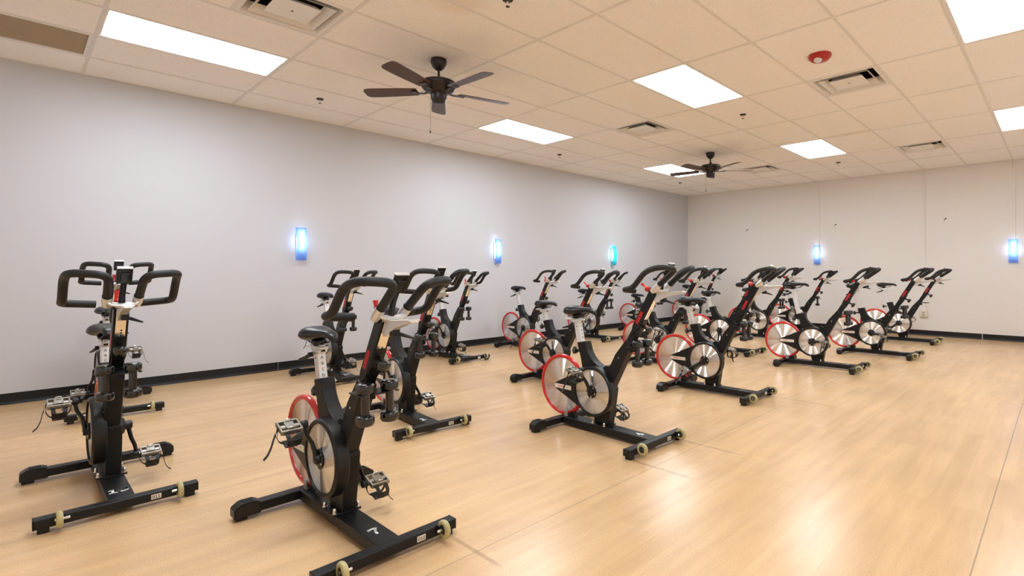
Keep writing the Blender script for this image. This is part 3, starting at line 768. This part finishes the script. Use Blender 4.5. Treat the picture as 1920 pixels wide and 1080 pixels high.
# cranks with pedals (drawn pointing along +x from the crank axis)
def make_crank(side):
    s = side                      # -1 right (near disc), +1 left
    y0 = .088 if s < 0 else .072
    y1 = .134 if s < 0 else .112
    m = MB(M['plastic'], M['chrome'])
    if s < 0:
        m.lathe([(0, .079), (.042, .079), (.045, .081), (.045, .086), (.0435, .0875), (.022, .0885), (.020, .104), (.017, .106), (0, .1062)], (0, 0, 0), Matrix.Rotation(PI / 2, 4, 'X'), seg=28)
        m.use(1)
        for k in range(5):
            a = 2 * PI * k / 5 + .3; m.lathe([(0, .087), (.0055, .087), (.0055, .0905), (0, .091)], (.035 * math.cos(a), 0, .035 * math.sin(a)), Matrix.Rotation(PI / 2, 4, 'X'), seg=10)
        m.use(0)
    else:
        m.lathe([(0, .060), (.022, .060), (.024, .066), (.024, .092), (.018, .097), (0, .097)], (0, 0, 0), Matrix.Rotation(-PI / 2, 4, 'X'), seg=20)
    P = [(0, s * (y0 + .010), 0), (.03, s * (y0 + .011), 0), (.075, s * (y0 + .020), 0), (.115, s * (y1 - .006), 0), (.15, s * y1, 0), (.172, s * y1, 0)]
    m.tube(P, [.016, .0155, .0145, .0135, .0135, .0135], 12, squash=(1.0, .66))
    m.lathe([(0, -.012), (.0165, -.012), (.018, -.008), (.018, .008), (.0165, .012), (0, .012)], (.165, s * y1, 0), 'Y', seg=20)
    arm = m.build('crank_arm', ROOT, (CR[0], 0, CR[1]))
    # pedal: metal body with clipless plate on top, toe cage turned underneath
    ya, yb = y1 + .018, y1 + .108; yc = (ya + yb) / 2
    p = MB(M['pedal'], M['chrome'])
    p.use(1).tube([(0, s * (y1 + .01), 0), (0, s * (ya + .01), 0)], .0075, 10)
    p.use(0).tube([(0, s * ya, 0), (0, s * yb, 0)], .012, 12)
    for xx in (-.036, .036):
        p.box((xx, s * yc, .002), (.010, yb - ya - .008, .022), .002)
    for yy in (ya + .004, yb - .003): p.box((0, s * yy, .002), (.08, .008, .020), .002)
    p.use(0).box((0, s * yc, .012), (.045, .038, .007), .002); p.use(1)
    p.tube([(-.022, s * (yc - .014), .014), (-.026, s * (yc - .008), .026), (-.026, s * (yc + .008), .026), (-.022, s * (yc + .014), .014)], .0028, 6)
    p.tube([(.024, s * (yc - .014), .014), (.032, s * (yc - .008), .023), (.032, s * (yc + .008), .023), (.024, s * (yc + .014), .014)], .0028, 6)
    ped = p.build('pedal', arm, (.165, 0, 0))
    c = MB(M['plastic'])
    for q in (-.024, .024):
        c.ribbon(fillet([(.040, s * (yc + q), .0), (.072, s * (yc + q * .9), -.010), (.078, s * (yc + q * .8), -.046), (.045, s * (yc + q * .7), -.066), (.005, s * (yc + q * .6), -.066)], .02, 4), (0, 1, 0), .017, .0035)
    c.ribbon([(.074, s * (yc - .024), -.028), (.077, s * yc, -.03), (.074, s * (yc + .024), -.028)], (0, 0, 1), .03, .004)
    c.box((.028, s * yc, -.066), (.05, .05, .004), .001)
    c.build('toe_cage', arm, (.165, 0, 0))
    k = MB(M['cable'], M['chrome'])
    k.ribbon(fillet([(-.004, s * (ya + .002), .004), (.0, s * (ya - .006), -.032), (.006, s * (ya + .014), -.071), (.010, s * yc, -.074), (.008, s * (yb - .012), -.071), (.0, s * (yb + .006), -.036), (-.004, s * (yb + .002), .004)], .02, 4), (1, 0, 0), .012, .0028)
    k.use(1).box((.002, s * (yb + .006), -.026), (.018, .007, .017), .002)
    k.use(0).ribbon(fillet([(.002, s * (yb + .009), -.022), (.004, s * (yb + .016), -.052), (.006, s * (yb + .020), -.085), (.014, s * (yb + .034), -.118), (.02, s * (yb + .05), -.131)], .03, 4), (1, 0, 0), .0125, .0024)
    k.build('toe_strap', arm, (.165, 0, 0))
    return arm
crankR = make_crank(-1); crankL = make_crank(1)

# seat group
wl = Vector((-.219, 0, .9757)).normalized(); wf = Vector((wl.z, 0, -wl.x))
def seat_post(L, name='seat_post'):
    m = MB(M['post'], M['dark_txt'])
    top = Vector((-.690, 0, .792)); c = top - wl * L / 2
    rot = Matrix(((wf.x, 0, wl.x, 0), (0, 1, 0, 0), (wf.z, 0, wl.z, 0), (0, 0, 0, 1)))
    m.box(c, (.050, .040, L), .005, rot)
    o = m.build(name, ROOT)
    t_ = MB(M['dark_txt'])
    for k, ch in enumerate('ABCDEFG'):
        d = .048 + k * .0285
        if d > L - .02: break
        t_.text(ch, .020, (0, 1, 0), wl, top - wl * d + wf * .0255, .0002)
    t_.build('height_letters', o)
    t_ = MB(M['dark_txt']); t_.lathe([(0, 0), (.0045, 0), (.004, .0012), (0, .0015)], top - wl * .045 + Vector((0, -.0200, 0)), 'Y', seg=10); t_.build('post_rivet', o)
    return o
post_long = seat_post(.30); post_short = seat_post(.165)
m = MB(M['silver'], M['plastic'])
m.box((-.715, 0, .7985), (.172, .044, .014), .005)
m.box((-.713, 0, .809), (.13, .024, .008), .002)
m.prism([(-.750, .792), (-.640, .792), (-.640, .780), (-.668, .764), (-.706, .760), (-.728, .781)], -.021, .021, .004)
m.use(1).box((-.6405, 0, .786), (.003, .020, .012), .001)
slider = m.build('seat_slider', ROOT)
m = MB(M['plastic'])
m.lathe([(0, -.006), (.012, -.006), (.012, .012), (0, .012)], (-.716, -.028, .762), 'Y', seg=14)
m.tube([(-.716, -.034, .760), (-.745, -.044, .745), (-.795, -.055, .732)], [.011, .009, .005], 10, squash=(1, .6)); m.build('slider_lever', slider)
# saddle
t2 = bmesh.new(); secs = [(-.795, .036, .876, .850), (-.788, .058, .889, .836), (-.768, .074, .899, .828), (-.735, .080, .903, .826), (-.70, .076, .902, .831), (-.665, .060, .897, .841), (-.625, .041, .893, .850), (-.585, .031, .892, .856), (-.55, .027, .888, .853), (-.525, .024, .878, .842), (-.509, .015, .864, .838)]
R = []
for x, hw, zt, zb in secs:
    ring = []; n = 20
    for k in range(n):
        a = 2 * PI * k / n; cc, ss = math.cos(a), math.sin(a)
        yy = hw * math.copysign(abs(cc) ** .72, cc); zm = (zt + zb) / 2; hz = (zt - zb) / 2
        zz = zm + hz * math.copysign(abs(ss) ** .8, ss)
        if ss > .5: zz -= .0035 * math.exp(-(yy / .010) ** 2) * (1 if x < -.56 else .3)
        if hw > .05 and ss > 0: zz -= .010 * (abs(yy) / hw) ** 3
        ring.append(t2.verts.new((x, yy, zz)))
    R.append(ring)
for a, b in zip(R, R[1:]):
    for k in range(20): t2.faces.new((a[k], a[(k + 1) % 20], b[(k + 1) % 20], b[k]))
for ring, dx in ((R[0], -.004), (R[-1], .004)):
    c = Vector((0, 0, 0))
    for v in ring: c += v.co
    cv = t2.verts.new(c / 20 + Vector((dx, 0, 0)))
    for k in range(20): t2.faces.new((ring[k], ring[(k + 1) % 20], cv))
bmesh.ops.recalc_face_normals(t2, faces=t2.faces[:])
m = MB(M['saddle']); m.merge(t2, True); saddle = m.build('saddle', ROOT, auto=False)
sm = saddle.modifiers.new('smooth', 'SUBSURF'); sm.levels = 1; sm.render_levels = 1
m = MB(M['iron'], M['plastic'])
for s in (-1, 1):
    m.tube(fillet([(-.77, s * .032, .845), (-.745, s * .026, .822), (-.625, s * .022, .822), (-.575, s * .010, .858)], .03), .0035, 8)
m.use(1).box((-.690, 0, .8245), (.045, .062, .020), .005); m.box((-.70, 0, .812), (.05, .032, .016), .004)
m.build('saddle_rails', saddle)

def knob(name, c, d, stem):
    """three lobed knob; d = pointing direction (x,z)"""
    dv = Vector((d[0], 0, d[1])).normalized(); side = Vector((0, 1, 0)); up = dv.cross(side)
    rot = Matrix(((side.x, up.x, dv.x, 0), (side.y, up.y, dv.y, 0), (side.z, up.z, dv.z, 0), (0, 0, 0, 1)))
    m = MB(M['gloss'], M['plastic'])
    m.lathe([(0, -.016), (.014, -.016), (.022, -.010), (.0265, 0), (.0255, .010), (.017, .017), (0, .019)], c, rot, seg=24)
    for k in range(3):
        a = 2 * PI * k / 3 + .4; q = Vector(c) + side * .018 * math.cos(a) + up * .018 * math.sin(a)
        m.lathe([(0, -.012), (.010, -.011), (.0135, -.003), (.0125, .006), (.006, .012), (0, .013)], q, rot, seg=12)
    m.use(1).tube([Vector(c) - dv * .012, Vector(c) - dv * stem], .009, 10)
    m.lathe([(0, 0), (.014, 0), (.014, .014), (0, .014)], Vector(c) - dv * stem, rot, seg=14)
    return m.build(name, ROOT)
knob_seat = knob('seat_knob', (-.712, 0, .567), (-.94, .34 - .5), .055)

# handlebar group
m = MB(M['plastic'])
m.prism([sn(.615, -.5365), sn(.875, -.5365), sn(.895, -.520), sn(.905, -.500), sn(.885, -.486), sn(.83, -.4835), sn(.615, -.4835)], -.0295, -.0235, .0015)
m.prism([sn(.615, -.5365), sn(.875, -.5365), sn(.895, -.520), sn(.905, -.500), sn(.885, -.486), sn(.83, -.4835), sn(.615, -.4835)], .0235, .0295, .0015)
m.prism([sn(.615, -.5365), sn(.875, -.5365), sn(.875, -.5345), sn(.615, -.5345)], -.0235, .0235)
m.prism([sn(.60, -.534), sn(.62, -.5365), sn(.62, -.485), sn(.54, -.51)], -.0300, -.0245, .001)
m.prism([sn(.60, -.534), sn(.62, -.5365), sn(.62, -.485), sn(.54, -.51)], .0245, .0300, .001)
m.prism([sn(.80, -.533), sn(.89, -.520), sn(.89, -.492), sn(.80, -.485)], -.0235, .0235, .003)
hpost = m.build('handlebar_post', ROOT)
m = MB(M['plastic']); m.prism([sn(.56, -.488), sn(.69, -.488), sn(.69, -.4775), sn(.60, -.4745), sn(.56, -.478)], -.0265, .0265, .002); m.build('mast_collar', ROOT)
m = MB(M['rail'], M['dark_txt'])
m.prism([sn(.685, -.492), sn(.885, -.492), sn(.885, -.4805), sn(.685, -.4805)], -.0195, .0195)
for k in range(5):
    p = uv * (.70 + k * .0155) + nv * -.4803
    m.use(1).lathe([(0, 0), (.0042, 0), (.0042, .0006), (0, .0006)], (p.x, .004, p.z), Matrix(((0, 0, nv.x, 0), (1, 0, 0, 0), (0, 1, nv.z, 0), (0, 0, 0, 1))) if False else Matrix(((0, uv.x, nv.x, 0), (1, 0, 0, 0), (0, uv.z, nv.z, 0), (0, 0, 0, 1))), seg=10)
m.build('rail_plate', hpost)
m = MB(M['redtxt'])
p = uv * .682 + nv * -.5135
m.text('KEISER', .031, uv, -nv, (p.x, -.0298, p.z), .0011, 1.02, shear=.18)
m.build('lettering', hpost)
m = MB(M['redtxt']); m.text('KEISER', .031, -uv, -nv, (p.x, .0298, p.z), .0011, 1.02, shear=.18); m.build('lettering', hpost)
m = MB(M['plastic'], M['chrome'])
m.lathe([(0, -.034), (.017, -.034), (.018, -.030), (.018, .030), (.017, .034), (0, .034)], (-.005, 0, 1.022), 'Y', seg=20)
m.use(1).lathe([(0, .034), (.005, .034), (.004, .037), (0, .0375)], (-.005, 0, 1.022), 'Y', seg=10)
m.build('pivot_bolt', hpost)
# stem
m = MB(M['silver'])
m.prism([(.006, .966), (.012, 1.008), (.030, 1.014), (.214, 1.030), (.224, 1.027), (.222, 1.020), (.160, 1.008), (.105, .994), (.060, .975), (.026, .957), (.010, .950)], -.017, .017, .003)
m.box((.118, 0, 1.0225), (.205, .050, .008), .003, Matrix.Rotation(math.radians(-4.2), 4, 'Y'))
# U-shaped cradle with two sockets
P0, P1 = Vector((.062, -.057, 1.062)), Vector((.195, -.064, 1.166))
gd = (P1 - P0).normalized()
for s in (-1, 1):
    b0 = Vector((P0.x, s * .057, P0.z)); dd = Vector((gd.x, s * abs(gd.y) * 1, gd.z)).normalized()
    m.tube([b0 - dd * .058, b0 - dd * .03, b0 + dd * .016], [.017, .0205, .0205], 16)
m.tube(fillet([(.052, -.058, 1.056), (.060, -.044, 1.032), (.058, 0, 1.0295), (.060, .044, 1.032), (.052, .058, 1.056)], .03, 5), .0115, 12, squash=(.8, 1.35))
m.box((.036, 0, 1.022), (.050, .052, .014), .004)
stem = m.build('handlebar_stem', ROOT)
m = MB(M['plastic'])
m.box((.062, .006, .975), (.036, .030, .038), .004)
m.tube([(.068, .018, .966), (.088, .040, .957), (.108, .066, .946)], [.013, .010, .006], 10, squash=(.7, 1)); m.build('stem_lever', stem)
def grip(s):
    pts = [(.070, s * .0575, 1.068), (.206, s * .064, 1.172), (.168, s * .196, 1.182), (.072, s * .205, 1.158), (-.026, s * .206, 1.050), (-.100, s * .206, 1.038), (-.104, s * .084, 1.028)]
    m = MB(M['foam']); m.tube(fillet(pts, [0, .055, .05, .06, .05, .032, 0], 7), .0178, 16)
    return m.build('handlebar_grip', ROOT)
gR = grip(-1); gL = grip(1)
# computer
ca = math.atan2(.078, .049); rot = Matrix.Rotation(-ca, 4, 'Y'); cc = Vector((.109, 0, 1.168))
m = MB(M['plastic'], M['silver'], M['dark_txt'])
m.box(cc, (.086, .058, .020), .006, rot)
dv = Vector((math.cos(ca), 0, math.sin(ca))); dn = Vector((math.sin(ca), 0, -math.cos(ca)))
m.box(cc + dn * .012 - dv * .004, (.050, .040, .012), .006, rot)
m.use(1).box(cc + dv * .0425 - dn * .002, (.007, .059, .018), .003, rot)
m.use(2).box(cc - dn * .0102, (.055, .042, .0015), .0, rot)
comp = m.build('bike_computer', ROOT)
m = MB(M['plastic']); m.tube(fillet([(.050, -.004, 1.032), (.058, -.004, 1.075), (.092, 0, 1.135)], .03), [.014] * 2 + [.012] * 7, 12) if False else m.tube([(.050, -.004, 1.030), (.055, -.004, 1.060), (.066, -.002, 1.095), (.090, 0, 1.138)], [.015, .013, .012, .012], 12)
m.build('computer_stalk', comp)
# shift lever: drawn straight up from its pivot
m = MB(M['red'])
m.lathe([(0, -.013), (.012, -.0125), (.018, -.008), (.0195, 0), (.018, .008), (.012, .0125), (0, .013)], (0, 0, 0), 'Y', seg=18)
m.tube([(0, 0, .004), (-.003, 0, .026), (-.005, 0, .044), (-.006, 0, .056)], [.013, .0085, .0095, .0115], 10, squash=(1.1, .75))
shift = m.build('shift_lever', ROOT, (-.052, -.010, 1.040))
knob_bar = knob('handlebar_knob', (-.048, 0, .768), (.88, -.47), .058)

# dumbbell holder
m = MB(M['powder'])
m.box((-.152, 0, .653), (.05, .175, .006), .002)
m.box((-.105, 0, .653), (.065, .068, .006), .002)
for s in (-1, 1): m.box((-.110, s * .081, .653), (.062, .014, .006), .002)
m.box((-.178, 0, .634), (.012, .06, .05), .003)
holder = m.build('dumbbell_holder', ROOT)
H0 = -.006

HB = [hpost, stem, gR, gL, comp, shift]     # shift along the mast with the bar height
SEAT = [slider, saddle]

# dumbbell (own thing); origin at its middle
m = MB(M['gloss'])
DB = m.lathe([(0, -.050), (.0165, -.050), (.0165, .050), (0, .050)], (0, 0, 0), seg=18).build('dumbbell')
for s in (-1, 1):
    h = MB(M['gloss'], M['white_txt'])
    h.lathe([(0, s * .044), (.026, s * .044), (.0345, s * .048), (.037, s * .056), (.037, s * .076), (.033, s * .084), (.022, s * .088), (0, s * .0885)], (0, 0, 0), seg=24)
    if s > 0: h.use(1).text('8', .018, (0, 1, 0), (-1, 0, 0), (0, 0, .0892), .0006) if False else None
    h.build('weight_head', DB)

# sticker + number makers
def number_decal(txt, parent):
    m = MB(M['white_txt']); stroke_number(m, txt, .060, (0, 1, 0), (-1, 0, 0), (-.125, 0, .0684), .0105, .70, 1.0); return m.build('bike_number', parent)
def asset_tag(txt, parent):
    m = MB(M['cream'], M['dark_txt']); m.box((.0275, .128, .044), (.0016, .040, .023))
    if txt: stroke_number(m.use(1), txt, .0155, (0, 1, 0), (0, 0, 1), (.0285, .128, .044), .0024, .72, 1.0, .0004)
    return m.build('asset_tag', parent)

# id: x, y, yaw, seat height offset, saddle fore-aft, bar offset, right crank angle, dumbbells, number, tag, lever angle, label
BIKES = [
 ('A', 3.414, -.084, .001, -.042, 0, -.036, 97, 'RL', '19', '011', -4, 'black spin bike numbered 19 at the left, seen from the front'),
 ('B', 1.229, .121, 0, -.054, 0, .040, 268, '', None, None, -4, 'black spin bike by the grey wall, mostly hidden behind the bike numbered 19'),
 ('C', 4.729, .601, .013, -.014, 0, -.068, 103, 'RL', '7', '010', -6, 'black spin bike numbered 7, the largest and nearest one'),
 ('D', 3.402, 1.645, -.053, -.03, 0, -.022, 115, 'RL', '10', '005', -4, 'black spin bike numbered 10, just behind the nearest bike'),
 ('E', 1.325, 1.987, -.009, .022, 0, -.030, 112, 'RL', '15', None, -4, 'black spin bike numbered 15 against the grey wall, left of bike 10'),
 ('F', 1.185, 3.58, -.01, -.03, 0, -.044, 105, 'RL', '14', '', -4, 'black spin bike numbered 14 against the grey wall, right of bike 10'),
 ('G', 4.763, 2.441, -.015, .002, 0, .002, 112, 'RL', '4', '003', -48, 'black spin bike numbered 4, in the middle of the front row'),
 ('H', 3.35, 3.483, .024, -.05, 0, -.028, 118, 'R', None, None, -48, 'black spin bike just behind and left of bike 4, one dumbbell in its holder'),
 ('I', 1.266, 4.925, -.009, .038, 0, -.018, 265, '', None, None, -2, 'black spin bike against the grey wall with an empty dumbbell holder, left of bike 4'),
 ('J', 1.256, 6.46, -.017, -.044, 0, -.046, 250, 'RL', None, '', -48, 'black spin bike against the grey wall under the teal wall light'),
 ('K', 4.697, 4.173, .003, .008, 0, .002, 213, 'RL', '3', '', -62, 'black spin bike numbered 3 in the front row, right of bike 4'),
 ('L', 1.211, 8.06, -.004, -.182, 0, -.03, 80, 'RL', None, None, -48, 'black spin bike near the corner with its seat lowered, behind the mast of bike 4'),
 ('M', 3.517, 5.148, 0, -.140, -.085, .008, 60, 'RL', None, None, -60, 'black spin bike in the second row between bikes 4 and 3'),
 ('N', 3.583, 6.657, .031, -.018, 0, .0, 272, '', None, '', -60, 'black spin bike in the second row directly behind bike 3'),
 ('O', 1.128, 10.2, .011, -.04, 0, .042, 90, 'R', None, None, -40, 'black spin bike standing deepest in the far corner'),
 ('P', 3.331, 8.541, 0, -.028, 0, .032, 92, 'RL', None, None, -70, 'black spin bike in the second row between bikes 3 and 2'),
 ('Q', 3.5, 9.871, -.06, -.048, 0, -.022, 95, 'R', None, None, 25, 'black spin bike at the back wall between bikes 3 and 2, its red lever raised'),
 ('R', 4.972, 6.299, .037, .134, 0, .010, 8, 'RL', '2', '', -76, 'black spin bike numbered 2 with its seat raised high, right of bike 3'),
 ('S', 5.252, 7.819, -.009, .096, 0, .012, -8, 'RL', '1', '', -76, 'black spin bike numbered 1, second from the right end'),
 ('T', 5.207, 9.727, .019, .074, 0, .008, 215, '', None, '', -76, 'black spin bike at the right end by the block wall, its dumbbell holder empty'),
]
protos = list(ROOT.children)
who = {'A': 'bike 19', 'B': '', 'C': 'bike 7', 'D': 'bike 10', 'E': 'bike 15', 'F': 'bike 14', 'G': 'bike 4', 'H': 'the bike just behind bike 4', 'I': '', 'J': 'the bike under the teal wall light',
       'K': 'bike 3', 'L': 'the low-seated bike behind the mast of bike 4', 'M': 'the second-row bike between 4 and 3', 'O': 'the bike in the far corner', 'P': 'the second-row bike between 3 and 2',
       'Q': 'the back-wall bike between bikes 3 and 2', 'R': 'bike 2', 'S': 'bike 1'}
RZ = math.radians
for (key, x, y, yaw, sh, fa, dh, ang, dbs, num, tg, lev, label) in BIKES:
    r = thing('spin_bike', (x, y, 0), yaw, label=label, cat='exercise bike', group='spin bikes in rows')
    new = {}
    for p in protos:
        if p is (post_short if sh > .012 else post_long): continue
        c = dup(p, r); new[p] = c
    for p in HB: new[p].location = Vector(p.location) + uv * dh
    for p in SEAT: new[p].location = Vector(p.location) + wl * sh + Vector((fa, 0, 0))
    sp_ = new.get(post_long) or new.get(post_short)
    sp_.location = wl * sh
    if key == 'M': pass
    a = RZ(ang)
    for arm, off in ((new[crankR], 0), (new[crankL], PI)):
        q = a + off; arm.rotation_euler = (0, -q, 0)
        tilt = RZ(random.uniform(12, 30))
        for ch in arm.children: ch.rotation_euler = (0, q + tilt, 0)
    new[shift].rotation_euler = (0, RZ(lev), 0)
    if num: number_decal(num, new[base])
    if tg is not None: asset_tag(tg, new[base])
    for dname in dbs:
        s = -1 if dname == 'R' else 1
        d = dup(DB); d.location = Matrix.Translation((x, y, 0)) @ Matrix.Rotation(yaw, 4, 'Z') @ Vector((-.100, s * .0535, .6126))
        d.rotation_euler = (0, 0, yaw)
        if len(dbs) == 1: l = 'single black dumbbell hanging in the holder of ' + who[key]
        else: l = ('nearer black dumbbell in the holder of ' if s < 0 else 'farther black dumbbell in the holder of ') + who[key]
        tag(d, l, 'dumbbell', 'dumbbells in the bike holders')
def wipe(o):
    for c in list(o.children): wipe(c)
    bpy.data.objects.remove(o)
wipe(ROOT); wipe(DB)

# ------------------------------------------------------------------ world, camera, view
w = bpy.data.worlds.new('World'); S.world = w; w.use_nodes = True
w.node_tree.nodes['Background'].inputs[0].default_value = (.6, .6, .62, 1); w.node_tree.nodes['Background'].inputs[1].default_value = .02
cam = bpy.data.cameras.new('Camera'); co = bpy.data.objects.new('Camera', cam); COL.objects.link(co)
cam.sensor_width = 36; cam.lens = 36 * 981.66 / 1920
cam.shift_x = (960 - 1060.49) / 1920; cam.shift_y = -30.636 / 1920
cam.clip_start = .05
co.location = (6.695, -.4408, 1.1555); co.rotation_euler = (PI / 2, 0, .759404)
S.camera = co
S.view_settings.view_transform = 'Standard'; S.view_settings.look = 'None'; S.view_settings.gamma = 1
S.view_settings.use_curve_mapping = False
S.view_settings.exposure = 1.26
S.cycles.diffuse_bounces = 10; S.cycles.max_bounces = 14; S.cycles.sample_clamp_indirect = 6
S.cycles.caustics_reflective = False; S.cycles.caustics_refractive = False
